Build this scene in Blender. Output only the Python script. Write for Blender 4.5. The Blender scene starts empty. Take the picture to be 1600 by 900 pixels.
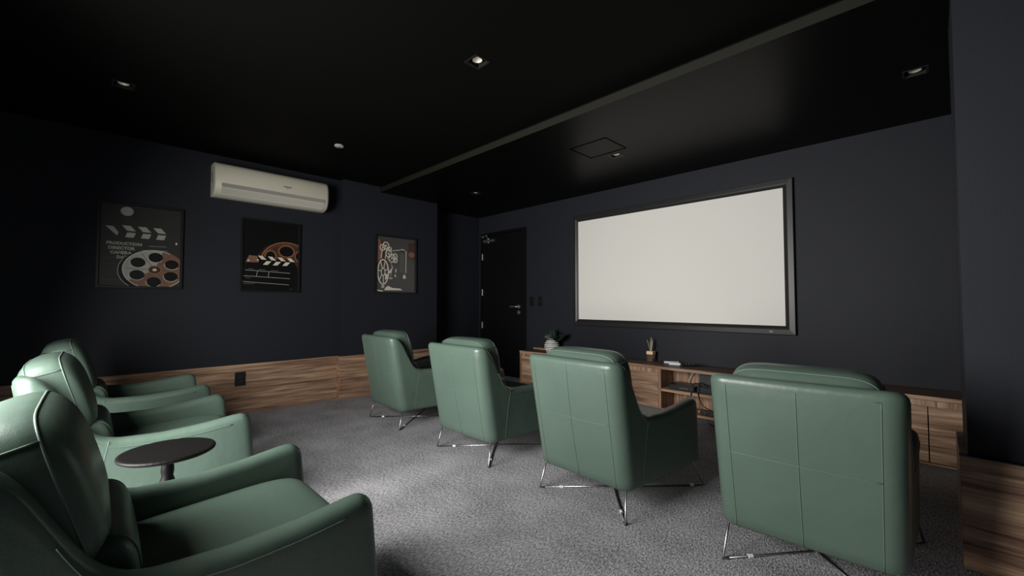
import bpy, bmesh, math, random
from mathutils import Vector, Matrix
random.seed(7)
PI = math.pi
scn = bpy.context.scene
C = scn.collection

# ------------------------------------------------------------ camera
cam = bpy.data.objects.new('camera', bpy.data.cameras.new('camera')); C.objects.link(cam)
cam.location = (0, 0, 1.12)
cam.rotation_euler = (math.radians(92.02), 0, math.radians(45.2))
cam.data.sensor_width = 36.0
cam.data.lens = 655.0 / 1600.0 * 36.0
cam.data.clip_start = 0.02
scn.camera = cam

# ------------------------------------------------------------ world, light, exposure
scn.view_settings.view_transform = 'Standard'
scn.view_settings.look = 'None'
scn.view_settings.gamma = 1.0
scn.view_settings.use_curve_mapping = False
scn.view_settings.exposure = 0.0
w = bpy.data.worlds.new('world'); scn.world = w; w.use_nodes = True
w.node_tree.nodes['Background'].inputs[0].default_value = (0.55, 0.7, 1.0, 1)
w.node_tree.nodes['Background'].inputs[1].default_value = 0.4

WIN = (-2.75, -1.17, 0.35, 2.15)      # daylight window in the wall behind the back row: x0, x1, z0, z1
YB = -0.95
def area(name, loc, rot, sx, sy, power, col, spread=180):
    l = bpy.data.lights.new(name, 'AREA'); l.shape = 'RECTANGLE'; l.size = sx; l.size_y = sy
    l.energy = power; l.color = col; l.spread = math.radians(spread)
    o = bpy.data.objects.new(name, l); C.objects.link(o); o.location = loc; o.rotation_euler = rot
    return o
area('window_daylight', ((WIN[0]+WIN[1])/2, YB-0.02, (WIN[2]+WIN[3])/2), (math.radians(76), 0, 0), WIN[1]-WIN[0]-0.1, WIN[3]-WIN[2]-0.1, 170, (1.0, 0.98, 0.94), 150)

# ------------------------------------------------------------ materials
MATS = {}
def mat(name, col, rough=0.5, metal=0.0, spec=0.5, bump=None, coat=0.0, noise=None):
    if name in MATS: return MATS[name]
    m = bpy.data.materials.new(name); m.use_nodes = True; MATS[name] = m
    nt = m.node_tree; b = nt.nodes['Principled BSDF']
    b.inputs['Base Color'].default_value = (*col, 1); b.inputs['Roughness'].default_value = rough
    b.inputs['Metallic'].default_value = metal; b.inputs['Specular IOR Level'].default_value = spec
    if coat: b.inputs['Coat Weight'].default_value = coat; b.inputs['Coat Roughness'].default_value = 0.15
    tc = nt.nodes.new('ShaderNodeTexCoord')
    if bump:
        sc, st, dist = bump
        n = nt.nodes.new('ShaderNodeTexNoise'); n.inputs['Scale'].default_value = sc; n.inputs['Detail'].default_value = 6
        nt.links.new(tc.outputs['Object'], n.inputs['Vector'])
        bp = nt.nodes.new('ShaderNodeBump'); bp.inputs['Strength'].default_value = st; bp.inputs['Distance'].default_value = dist
        nt.links.new(n.outputs['Fac'], bp.inputs['Height']); nt.links.new(bp.outputs[0], b.inputs['Normal'])
    if noise:
        sc, amt = noise
        n = nt.nodes.new('ShaderNodeTexNoise'); n.inputs['Scale'].default_value = sc; n.inputs['Detail'].default_value = 4
        nt.links.new(tc.outputs['Object'], n.inputs['Vector'])
        r = nt.nodes.new('ShaderNodeValToRGB')
        r.color_ramp.elements[0].position = 0.3; r.color_ramp.elements[1].position = 0.7
        r.color_ramp.elements[0].color = (*[c*(1-amt) for c in col], 1)
        r.color_ramp.elements[1].color = (*[min(1, c*(1+amt)) for c in col], 1)
        nt.links.new(n.outputs['Fac'], r.inputs[0]); nt.links.new(r.outputs[0], b.inputs['Base Color'])
    return m

def leather(name, col, rough=0.36):
    m = mat(name, col, rough)
    nt = m.node_tree; b = nt.nodes['Principled BSDF']
    tc = nt.nodes.new('ShaderNodeTexCoord')
    v = nt.nodes.new('ShaderNodeTexVoronoi'); v.inputs['Scale'].default_value = 330
    n = nt.nodes.new('ShaderNodeTexNoise'); n.inputs['Scale'].default_value = 7; n.inputs['Detail'].default_value = 5
    n2 = nt.nodes.new('ShaderNodeTexNoise'); n2.inputs['Scale'].default_value = 2.5
    for q in (v, n, n2): nt.links.new(tc.outputs['Object'], q.inputs['Vector'])
    b1 = nt.nodes.new('ShaderNodeBump'); b1.inputs['Strength'].default_value = 0.12; b1.inputs['Distance'].default_value = 0.001
    b2 = nt.nodes.new('ShaderNodeBump'); b2.inputs['Strength'].default_value = 0.35; b2.inputs['Distance'].default_value = 0.012
    nt.links.new(v.outputs['Distance'], b1.inputs['Height']); nt.links.new(n.outputs['Fac'], b2.inputs['Height'])
    nt.links.new(b2.outputs[0], b1.inputs['Normal']); nt.links.new(b1.outputs[0], b.inputs['Normal'])
    r = nt.nodes.new('ShaderNodeValToRGB')
    r.color_ramp.elements[0].position = 0.3; r.color_ramp.elements[1].position = 0.7
    r.color_ramp.elements[0].color = (*[c*0.92 for c in col], 1); r.color_ramp.elements[1].color = (*[c*1.07 for c in col], 1)
    nt.links.new(n2.outputs['Fac'], r.inputs[0]); nt.links.new(r.outputs[0], b.inputs['Base Color'])
    return m

def wood(name, grain='X', tone=1.0):
    """walnut: long streaks along one axis, set in planks across another"""
    m = bpy.data.materials.new(name); m.use_nodes = True
    nt = m.node_tree; b = nt.nodes['Principled BSDF']; b.inputs['Roughness'].default_value = 0.42
    b.inputs['Specular IOR Level'].default_value = 0.35
    tc = nt.nodes.new('ShaderNodeTexCoord')
    def nz(scale, detail, dist, s3):
        mp = nt.nodes.new('ShaderNodeMapping')
        mp.inputs['Scale'].default_value = s3
        n = nt.nodes.new('ShaderNodeTexNoise'); n.inputs['Scale'].default_value = scale
        n.inputs['Detail'].default_value = detail; n.inputs['Distortion'].default_value = dist
        nt.links.new(tc.outputs['Object'], mp.inputs['Vector']); nt.links.new(mp.outputs[0], n.inputs['Vector'])
        return n
    along = {'X': 0, 'Y': 1, 'Z': 2}[grain]
    s1 = [1, 1, 1]; s1[along] = 0.07
    s2 = [1, 1, 1]; s2[along] = 0.035
    big = nz(17, 4, 0.9, s1); fine = nz(95, 6, 0.5, s2)
    mx = nt.nodes.new('ShaderNodeMath'); mx.operation = 'MULTIPLY_ADD'; mx.inputs[1].default_value = 0.45
    sc = nt.nodes.new('ShaderNodeMath'); sc.operation = 'MULTIPLY'; sc.inputs[1].default_value = 0.6
    nt.links.new(big.outputs['Fac'], sc.inputs[0])
    nt.links.new(fine.outputs['Fac'], mx.inputs[0]); nt.links.new(sc.outputs[0], mx.inputs[2])
    r = nt.nodes.new('ShaderNodeValToRGB'); e = r.color_ramp.elements
    e[0].position = 0.38; e[0].color = (0.115*tone, 0.062*tone, 0.038*tone, 1)
    e[1].position = 0.68; e[1].color = (0.56*tone, 0.375*tone, 0.245*tone, 1)
    q = e.new(0.52); q.color = (0.30*tone, 0.182*tone, 0.118*tone, 1)
    nt.links.new(mx.outputs[0], r.inputs[0]); nt.links.new(r.outputs[0], b.inputs['Base Color'])
    bp = nt.nodes.new('ShaderNodeBump'); bp.inputs['Strength'].default_value = 0.1; bp.inputs['Distance'].default_value = 0.001
    nt.links.new(fine.outputs['Fac'], bp.inputs['Height']); nt.links.new(bp.outputs[0], b.inputs['Normal'])
    MATS[name] = m
    return m

LEATHER = leather('green_leather', (0.078, 0.118, 0.094))
THREAD = mat('seam_green', (0.10, 0.15, 0.12), 0.5)
CHROME = mat('chrome', (0.36, 0.36, 0.37), 0.30, 1.0)
GLIDE = mat('white_plastic', (0.75, 0.78, 0.8), 0.4)
WALL = mat('wall_paint', (0.0152, 0.0168, 0.0230), 0.62, spec=0.25, bump=(180, 0.25, 0.002))
CEIL = mat('ceiling_paint', (0.0028, 0.0028, 0.0025), 0.7, spec=0.06)
CEIL2 = mat('ceiling_paint_satin', (0.0026, 0.0026, 0.0023), 0.38, spec=0.085)
WOODX = wood('walnut_along_x', 'X'); WOODY = wood('walnut_along_y', 'Y'); WOODZ = wood('walnut_upright', 'Z', 1.05)
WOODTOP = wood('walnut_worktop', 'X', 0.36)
BLACK = mat('black_plastic', (0.008, 0.008, 0.009), 0.35)
FRAMEB = mat('black_frame', (0.006, 0.006, 0.006), 0.4)
SFRAME = mat('screen_frame_satin', (0.018, 0.018, 0.018), 0.38)
DOORM = mat('door_black', (0.004, 0.004, 0.0045), 0.5, spec=0.2)
SILVER = mat('brushed_steel', (0.5, 0.5, 0.5), 0.4, 0.85)
WHITE = mat('white_gloss', (0.8, 0.8, 0.8), 0.3)
ACW = mat('air_conditioner_white', (0.60, 0.57, 0.46), 0.45)
ACG = mat('air_conditioner_grey', (0.30, 0.29, 0.26), 0.45)

def carpet():
    m = bpy.data.materials.new('grey_carpet'); m.use_nodes = True; nt = m.node_tree; b = nt.nodes['Principled BSDF']
    b.inputs['Roughness'].default_value = 0.95; b.inputs['Specular IOR Level'].default_value = 0.1
    tc = nt.nodes.new('ShaderNodeTexCoord')
    mp = nt.nodes.new('ShaderNodeMapping'); mp.inputs['Rotation'].default_value = (0, 0, math.radians(-45))
    mp.inputs['Scale'].default_value = (1, 0.42, 1)
    nt.links.new(tc.outputs['Object'], mp.inputs['Vector'])
    v = nt.nodes.new('ShaderNodeTexVoronoi'); v.inputs['Scale'].default_value = 170
    n = nt.nodes.new('ShaderNodeTexNoise'); n.inputs['Scale'].default_value = 130; n.inputs['Detail'].default_value = 6
    n2 = nt.nodes.new('ShaderNodeTexNoise'); n2.inputs['Scale'].default_value = 3.5; n2.inputs['Detail'].default_value = 4
    nt.links.new(mp.outputs[0], v.inputs['Vector']); nt.links.new(mp.outputs[0], n.inputs['Vector']); nt.links.new(tc.outputs['Object'], n2.inputs['Vector'])
    r = nt.nodes.new('ShaderNodeValToRGB'); e = r.color_ramp.elements
    e[0].position = 0.36; e[0].color = (0.14, 0.137, 0.143, 1); e[1].position = 0.66; e[1].color = (0.48, 0.475, 0.50, 1)
    a = nt.nodes.new('ShaderNodeMath'); a.operation = 'MULTIPLY_ADD'; a.inputs[1].default_value = 0.25
    nt.links.new(n2.outputs['Fac'], a.inputs[0])
    a2 = nt.nodes.new('ShaderNodeMath'); a2.operation = 'MULTIPLY_ADD'; a2.inputs[1].default_value = 0.8; a2.inputs[2].default_value = -0.02
    nt.links.new(n.outputs['Fac'], a2.inputs[0]); nt.links.new(a2.outputs[0], a.inputs[2])
    nt.links.new(a.outputs[0], r.inputs[0]); nt.links.new(r.outputs[0], b.inputs['Base Color'])
    bp = nt.nodes.new('ShaderNodeBump'); bp.inputs['Strength'].default_value = 0.7; bp.inputs['Distance'].default_value = 0.004
    nt.links.new(v.outputs['Distance'], bp.inputs['Height']); nt.links.new(bp.outputs[0], b.inputs['Normal'])
    return m
CARPET = carpet()

# ------------------------------------------------------------ helpers
def obj(name, bm, m, parent=None, smooth=False, kind=None, bevel=0, loc=None, rot=None):
    me = bpy.data.meshes.new(name)
    bmesh.ops.recalc_face_normals(bm, faces=bm.faces)
    bm.to_mesh(me); bm.free()
    for q in (m if isinstance(m, (list, tuple)) else [m]): me.materials.append(q)
    if smooth:
        for p in me.polygons: p.use_smooth = True
    o = bpy.data.objects.new(name, me); C.objects.link(o)
    if parent: o.parent = parent
    if kind: o['kind'] = kind
    if loc: o.location = loc
    if rot: o.rotation_euler = rot
    if bevel:
        b = o.modifiers.new('bevel', 'BEVEL'); b.width = bevel; b.segments = 2; b.limit_method = 'ANGLE'
    return o
def box(bm, x0, x1, y0, y1, z0, z1, mi=0):
    vs = [bm.verts.new((x, y, z)) for x in (x0, x1) for y in (y0, y1) for z in (z0, z1)]
    for f in ((0,1,3,2), (4,6,7,5), (0,4,5,1), (2,3,7,6), (0,2,6,4), (1,5,7,3)):
        fc = bm.faces.new([vs[i] for i in f]); fc.material_index = mi
    return vs
def bx(*a): bm = bmesh.new(); box(bm, *a); return bm
def tube(bm, pts, r, n=8, closed=False, cap=True):
    pts = [Vector(p) for p in pts]; rings = []; N = len(pts)
    up = Vector((0.13, 0.27, 0.95)); prev = None
    for i, p in enumerate(pts):
        if closed: t = pts[(i+1) % N] - pts[i-1]
        else: t = pts[min(i+1, N-1)] - pts[max(i-1, 0)]
        t.normalize()
        if prev is None:
            a = t.cross(up); 
            if a.length < 1e-3: a = t.cross(Vector((1, 0, 0)))
        else:
            a = prev - t * prev.dot(t)
        a.normalize(); prev = a; c = t.cross(a)
        rr = r[i] if isinstance(r, (list, tuple)) else r
        rings.append([bm.verts.new(p + a*math.cos(2*PI*k/n)*rr + c*math.sin(2*PI*k/n)*rr) for k in range(n)])
    for i in range(N if closed else N-1):
        A, B = rings[i], rings[(i+1) % N]
        for k in range(n): bm.faces.new((A[k], A[(k+1) % n], B[(k+1) % n], B[k]))
    if cap and not closed:
        bm.faces.new(rings[0][::-1]); bm.faces.new(rings[-1])
def tb(pts, r, n=8, closed=False): bm = bmesh.new(); tube(bm, pts, r, n, closed); return bm
def lathe(bm, prof, n=24, cx=0, cy=0, mi=None):
    rings = []
    for r, z in prof: rings.append([bm.verts.new((cx+r*math.cos(2*PI*k/n), cy+r*math.sin(2*PI*k/n), z)) for k in range(n)])
    for i in range(len(prof)-1):
        for k in range(n):
            f = bm.faces.new((rings[i][k], rings[i][(k+1) % n], rings[i+1][(k+1) % n], rings[i+1][k]))
            if mi: f.material_index = mi[i]
    bm.faces.new(rings[0][::-1]); bm.faces.new(rings[-1])
def lt(prof, n=24, **k): bm = bmesh.new(); lathe(bm, prof, n, **k); return bm
def prism(bm, poly, axis, a0, a1, mi=0):
    """extrude a polygon along an axis; poly holds the other two coordinates in order"""
    def v(p, a):
        if axis == 'X': return (a, p[0], p[1])
        if axis == 'Y': return (p[0], a, p[1])
        return (p[0], p[1], a)
    A = [bm.verts.new(v(p, a0)) for p in poly]; B = [bm.verts.new(v(p, a1)) for p in poly]; n = len(poly)
    fs = [bm.faces.new(A), bm.faces.new(B[::-1])]
    for i in range(n): fs.append(bm.faces.new((A[i], B[i], B[(i+1) % n], A[(i+1) % n])))
    for f in fs: f.material_index = mi
def superell(a, b, c, e1=0.35, e2=0.6, nu=28, nv=40, wr=0.0):
    """cushion: long axis x"""
    bm = bmesh.new(); sg = lambda q, e: math.copysign(abs(q)**e, q); rings = []
    for i in range(1, nu):
        u = -PI/2 + PI*i/nu
        x = a*sg(math.sin(u), e1); r = abs(math.cos(u))**e1
        rings.append([bm.verts.new((x, b*r*sg(math.cos(2*PI*k/nv), e2), c*r*sg(math.sin(2*PI*k/nv), e2))) for k in range(nv)])
    for i in range(len(rings)-1):
        for k in range(nv): bm.faces.new((rings[i][k], rings[i][(k+1) % nv], rings[i+1][(k+1) % nv], rings[i+1][k]))
    p0 = bm.verts.new((-a, 0, 0)); p1 = bm.verts.new((a, 0, 0))
    for k in range(nv):
        bm.faces.new((rings[0][(k+1) % nv], rings[0][k], p0)); bm.faces.new((rings[-1][k], rings[-1][(k+1) % nv], p1))
    return bm
def ell_loop(a, b, c, e1, e2, x, nv=48, off=1.0):
    """loop on the cushion's surface at a given x"""
    s = (abs(x)/a)**(1/e1); r = (1-s*s)**(e1/2) if s < 1 else 0
    sg = lambda q, e: math.copysign(abs(q)**e, q)
    return [(x, b*r*off*sg(math.cos(2*PI*k/nv), e2), c*r*off*sg(math.sin(2*PI*k/nv), e2)) for k in range(nv)]
def thing(name, label, cat, loc=(0,0,0), rz=0, group=None):
    o = bpy.data.objects.new(name, None); C.objects.link(o); o.empty_display_size = 0.1
    o.location = loc; o.rotation_euler = (0, 0, rz); tag(o, label, cat, group); return o
def tag(o, label, cat, group=None):
    o['label'] = label; o['category'] = cat
    if group: o['group'] = group
    return o
def copy_tree(o, parent=None):
    c = o.copy(); C.objects.link(c)
    if parent: c.parent = parent
    for ch in o.children: copy_tree(ch, c)
    return c
def interp(tab, x):
    if x <= tab[0][0]: return tab[0][1]
    for (x0, y0), (x1, y1) in zip(tab, tab[1:]):
        if x <= x1:
            t = (x-x0)/(x1-x0); return y0+(y1-y0)*t
    return tab[-1][1]
def sstep(t): t = max(0, min(1, t)); return t*t*(3-2*t)
def text_mesh(bm, body, x, z, size, mi=0, bold=0.0, y=0.0):
    """letters as mesh in the x-z plane at depth y, appended to bm"""
    cu = bpy.data.curves.new('letters', 'FONT'); cu.body = body; cu.size = size; cu.offset = bold; cu.resolution_u = 2
    o = bpy.data.objects.new('letters', cu); C.objects.link(o)
    dg = bpy.context.evaluated_depsgraph_get(); me = bpy.data.meshes.new_from_object(o.evaluated_get(dg))
    n0 = len(bm.faces); vmap = [bm.verts.new((x+v.co.x, y, z+v.co.y)) for v in me.vertices]
    for p in me.polygons:
        try: f = bm.faces.new([vmap[i] for i in p.vertices]); f.material_index = mi
        except ValueError: pass
    bpy.data.objects.remove(o); bpy.data.meshes.remove(me); bpy.data.curves.remove(cu)

# ------------------------------------------------------------ room shell
XL, XP, XR0 = -4.985, -4.90, -5.26     # left wall plane, pilaster face, recessed wall by the door
YS, YSTEP = 4.46, 2.52
XR = 0.62
ZC, ZF = 2.585, 2.515
P0, P1 = 2.05, 3.385
obj('floor', bx(XR0-0.1, XR+0.1, YB-0.1, YS+0.1, -0.1, 0), CARPET, kind='structure')
bm = bmesh.new()
prism(bm, [(YB-0.1, ZC), (YSTEP, ZC), (YSTEP, ZF), (YS+0.1, ZF), (YS+0.1, 2.75), (YB-0.1, 2.75)], 'X', XR0-0.1, XR+0.1)
bm.faces.ensure_lookup_table()
ceil = obj('ceiling', bm, [CEIL, CEIL2], kind='structure')
for p in ceil.data.polygons:
    if p.center.y > YSTEP+0.2 and abs(p.center.z-ZF) < 0.02: p.material_index = 1
LIGHTS = [(-1.923, 1.613, ZC, 'recessed square ceiling light over the middle of the room, the most visible lamp'),
    (-3.81, 0.098, ZC, 'recessed ceiling light at the far left above the back row'),
    (-2.09, 3.469, ZF, 'recessed square ceiling light beside the ceiling hatch above the screen'),
    (-0.047, 3.488, ZF, 'recessed ceiling light at the far right in the lowered ceiling'),
    (-4.087, 3.403, ZF, 'recessed ceiling light in the lowered ceiling near the door')]
bm = bmesh.new()
for x, y, z, _ in LIGHTS: box(bm, x-0.050, x+0.050, y-0.050, y+0.050, z-0.05, z+0.10)
cut = obj('cutter', bm, CEIL)
md = ceil.modifiers.new('holes', 'BOOLEAN'); md.operation = 'DIFFERENCE'; md.object = cut; md.solver = 'EXACT'
me = bpy.data.meshes.new_from_object(ceil.evaluated_get(bpy.context.evaluated_depsgraph_get()))
ceil.modifiers.clear(); ceil.data = me; bpy.data.objects.remove(cut)
bm = bmesh.new()
prism(bm, [(XL, YB-0.1), (XL, P0), (XP, P0), (XP, P1), (XR0, P1), (XR0, YS+0.1), (XR0-0.1, YS+0.1), (XR0-0.1, YB-0.1)], 'Z', 0, 2.6)
obj('wall_left', bm, WALL, kind='structure')
# front wall with a door opening
DX0, DX1, DZ = -5.215, -4.185, 2.24
bm = bmesh.new()
box(bm, XR0, DX0, YS, YS+0.12, 0, 2.6); box(bm, DX0, DX1, YS, YS+0.12, DZ, 2.6); box(bm, DX1, XR+0.1, YS, YS+0.12, 0, 2.6)
box(bm, DX0, DX1, YS+0.09, YS+0.12, 0, DZ)
obj('wall_front', bm, WALL, kind='structure')
bm = bmesh.new()
prism(bm, [(XR, YB-0.1), (XR, 2.66), (0.085, 2.66), (0.085, 3.10), (XR, 3.10), (XR, YS+0.1), (XR+0.1, YS+0.1), (XR+0.1, YB-0.1)], 'Z', 0, 2.6)
obj('wall_right', bm, WALL, kind='structure')
bm = bmesh.new()
box(bm, XR0, WIN[0], YB-0.12, YB, 0, 2.6); box(bm, WIN[1], XR, YB-0.12, YB, 0, 2.6)
box(bm, WIN[0], WIN[1], YB-0.12, YB, 0, WIN[2]); box(bm, WIN[0], WIN[1], YB-0.12, YB, WIN[3], 2.6)
obj('wall_back', bm, WALL, kind='structure')
bm = bmesh.new()
x0, x1, z0, z1 = WIN; f = 0.05
for q in ((x0, x0+f, z0, z1), (x1-f, x1, z0, z1), (x0+f, x1-f, z0, z0+f), (x0+f, x1-f, z1-f, z1)):
    box(bm, q[0], q[1], YB-0.10, YB-0.04, q[2], q[3])
obj('window_1', bm, FRAMEB, kind='structure')

# wooden wainscot, one board per wall stretch, capped flush
WH = 0.495
bm = bmesh.new()
box(bm, XL-0.005, XL+0.023, YB, P0-0.023, 0, WH)
box(bm, XL-0.005, XP+0.023, P0-0.023, P0, 0, WH)
box(bm, XP-0.005, XP+0.023, P0, P1+0.02, 0, WH)
obj('trim_1', bm, WOODY, kind='structure', bevel=0.0015)
bm = bmesh.new()
prism(bm, [(0.060, 2.630), (XR, 2.630), (XR, 2.665), (0.090, 2.665), (0.090, 3.11), (0.060, 3.11)], 'Z', 0, 0.47)
obj('trim_2', bm, WOODX, kind='structure', bevel=0.0015)
# fascia of the step between the two ceiling levels, a paler olive than the ceiling
obj('trim_5', bx(XP-0.05, XR, YSTEP-0.004, YSTEP+0.001, ZF, ZC-0.012), mat('fascia_olive', (0.0095, 0.0095, 0.0058), 0.6, spec=0.3), kind='structure')
# thin black ledge on top of the pier wainscot
obj('trim_3', bx(0.058, XR, 2.628, 2.66, 0.47, 0.474), BLACK, kind='structure')

# door
d = bpy.data.objects.new('door_1', None); C.objects.link(d); d.location = (DX0, YS, 0); d['kind'] = 'structure'
DW = DX1-DX0
bm = bmesh.new()
box(bm, 0.0, 0.035, -0.008, 0.08, 0, DZ); box(bm, DW-0.085, DW, -0.008, 0.08, 0, DZ); box(bm, 0.035, DW-0.085, -0.008, 0.08, DZ-0.04, DZ)
obj('door_frame', bm, DOORM, d, bevel=0.003)
leaf = obj('door_leaf', bx(0.04, DW-0.09, 0.006, 0.045, 0.008, DZ-0.045), DOORM, d, bevel=0.002)
for z in (1.86, 1.287, 0.76):
    bm = bmesh.new(); tube(bm, [(0.05, -0.012, z-0.05), (0.05, -0.012, z+0.05)], 0.0055, 10); box(bm, 0.05, 0.053, -0.012, 0.01, z-0.05, z+0.05)
    obj('hinge', bm, SILVER, d)
hx = DW-0.16
bm = bmesh.new()
tube(bm, [(hx, 0.01, 1.063), (hx, -0.012, 1.063)], 0.026, 20)
tube(bm, [(hx, -0.01, 1.063), (hx, -0.05, 1.063), (hx-0.012, -0.056, 1.063), (hx-0.13, -0.056, 1.063)], 0.009, 10)
obj('door_handle', bm, SILVER, d, smooth=False)
bm = bmesh.new(); tube(bm, [(hx, 0.01, 0.978), (hx, -0.008, 0.978)], 0.026, 20)
esc = obj('escutcheon', bm, SILVER, d)
obj('keyhole', bx(hx-0.004, hx+0.004, -0.011, -0.006, 0.966, 0.988), BLACK, esc)
bm = bmesh.new()
box(bm, 0.10, 0.33, -0.045, 0.008, 2.085, 2.125)
tube(bm, [(0.30, -0.022, 2.105), (0.35, -0.022, 2.105)], 0.024, 14)
cl = obj('door_closer', bm, mat('closer_grey', (0.25, 0.25, 0.25), 0.35, 0.8), d, bevel=0.004)
bm = bmesh.new()
tube(bm, [(0.22, -0.03, 2.07), (0.22, -0.03, 2.15)], 0.014, 12)
tube(bm, [(0.22, -0.055, 2.14), (0.30, -0.14, 2.165)], 0.008, 8)
tube(bm, [(0.30, -0.14, 2.172), (0.07, -0.02, 2.185)], 0.006, 8)
box(bm, 0.055, 0.085, -0.03, -0.006, 2.17, 2.20)
obj('closer_arm', bm, SILVER, cl)

# ceiling access hatch in the lowered ceiling
bm = bmesh.new(); hx0, hx1, hy0, hy1 = -2.30, -1.92, 3.02, 3.36
for q in ((hx0, hx1, hy0, hy0+0.008), (hx1-0.008, hx1, hy0, hy1), (hx0, hx1, hy1-0.008, hy1), (hx0, hx0+0.008, hy0, hy1)):
    box(bm, q[0], q[1], q[2], q[3], ZF-0.003, ZF+0.004)
obj('trim_4', bm, mat('hatch_gap', (0.001, 0.001, 0.001), 0.9, spec=0), kind='structure')

# ------------------------------------------------------------ armchair
ZB = 0.155
LEAN = 0.118
TOP = [(0.0, 0.820), (0.078, 0.816), (0.10, 0.798), (0.122, 0.762), (0.138, 0.71), (0.155, 0.65), (0.172, 0.595), (0.192, 0.555),
       (0.22, 0.528), (0.26, 0.514), (0.38, 0.508), (0.52, 0.520), (0.66, 0.540), (0.80, 0.545)]
def zt(y): return sum(interp(TOP, y+k) for k in (-0.012, -0.006, 0, 0.006, 0.012))/5
RC = 0.070
HB = 0.320; Y0 = 0.012
def hw(y): return HB + 0.042*sstep((y-0.02)/0.66)
def plan():
    """half outline from the middle of the back (x=0) to the arm front, as (x, y, normal)"""
    pts = []; y0 = Y0
    for i in range(9): x = (HB-RC)*i/9; pts.append((x, y0, 0, -1))
    for i in range(9):
        a = PI/2*i/8; pts.append((HB-RC+RC*math.sin(a), y0+RC-RC*math.cos(a), math.sin(a), -math.cos(a)))
    y = y0+RC
    while y < 0.665:
        y += 0.012 if y < 0.26 else 0.03
        pts.append((hw(y)-hw(y0+RC)+HB, y, 1.0, -0.05))
    return pts
PLAN = plan()
YF = PLAN[-1][1]
def place(x, y, z):
    """lean, waist and flare of the shell"""
    t = (z-ZB)/0.65
    wr = 1-sstep((y-0.10)/0.40)
    wf = sstep((y-0.35)/0.30)
    yy = y - LEAN*t*wr + 0.035*(1-(z-ZB)/0.38)*wf
    if y < 0.10: yy -= 0.014*(1-(x/0.3)**2)*math.sin(PI*max(0, min(1, t)))
    xx = x*(1-0.03*(1-t))
    return (xx, yy, z)
def shell_bm():
    bm = bmesh.new(); rings = []
    def ring(x, y, nx, ny, zt_, th, zb):
        c = []; nz = 12; h = th*0.5
        rt = min(0.034, h*1.0)
        for i in range(nz+1):
            z = zb + (zt_-rt-zb)*i/nz
            c.append((0.0, z))
        # bottom outer corner slightly rounded
        c[0] = (0.012, zb)
        c.insert(1, (0.0, zb+0.012))
        for i in range(1, 8):
            a = PI*i/8
            c.append((h-h*math.cos(a), zt_-rt+rt*math.sin(a)))
        for i in range(7): c.append((th, (zt_-rt)-(zt_-rt-zb-0.02)*i/6))
        c.append((th-0.01, zb))
        out = []
        for off, z in c:
            out.append(place(x-nx*off, y-ny*off, z))
        return out
    half = []
    for (x, y, nx, ny) in PLAN:
        th = 0.065 + 0.015*sstep((y-0.2)/0.3)
        half.append(ring(x, y, nx, ny, zt(y), th, ZB))
    # rounded arm front
    x, y, nx, ny = PLAN[-1]
    for k in range(1, 7):
        a = PI/2*k/6; s = math.cos(a)
        th = 0.08*max(0.25, s**0.6); dx = (0.08-th)/2
        half.append(ring(x-dx, y+0.045*math.sin(a), nx, ny, zt(y)-0.045*(1-s), th, ZB+0.03*(1-s)))
    full = [[(-p[0], p[1], p[2]) for p in r] for r in half[::-1]] + half[1:]
    for r in full: rings.append([bm.verts.new(p) for p in r])
    n = len(rings[0])
    for A, B in zip(rings, rings[1:]):
        for k in range(n): bm.faces.new((A[k], A[(k+1) % n], B[(k+1) % n], B[k]))
    bm.faces.new(rings[0]); bm.faces.new(rings[-1][::-1])
    return bm
def out_pt(sgn, y, z, d=0.0):
    x = (hw(y)-hw(Y0+RC)+HB) + d
    p = place(x, y, z); return (sgn*p[0], p[1], p[2])
def back_pt(x, z, d=0.001):
    y = Y0 - d
    if abs(x) > HB-RC:
        q = min(1, (abs(x)-(HB-RC))/RC); y = Y0+RC-RC*math.sqrt(max(0, 1-q*q)) - d
    return place(x, y, z)

PA, PB_, PCc = 0.258, 0.106, 0.207     # back cushion half size
PE = (0.34, 0.70)
def face_loop(a, b, c, e1, e2, f, n=40):
    """seam round the cushion's outline where its depth is f of the full depth"""
    um = math.acos(min(1, abs(f))**(1/e1)); top, bot = [], []
    for i in range(n+1):
        t = -1+2*i/n; u = um*math.copysign(1-(1-abs(t))**2, t)*0.9995
        r = math.cos(u)**e1; cv = min(1, (abs(f)/r)**(1/e2)); sv = math.sqrt(max(0, 1-cv*cv))
        x = a*math.copysign(abs(math.sin(u))**e1, u); z = c*r*sv**e2*1.003
        top.append((x, b*f*1.003, z)); bot.append((x, b*f*1.003, -z))
    return top + bot[::-1][1:-1]
def side_pt(a, b, c, e1, e2, s, fy, fz):
    """a point on the cushion's end with given depth and height fractions"""
    q = (abs(fy)**(2/e2)+abs(fz)**(2/e2))**(e2/2)
    x = a*(max(0, 1-q**(2/e1)))**(e1/2)
    return (s*x*1.004, b*fy, c*fz)
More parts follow.
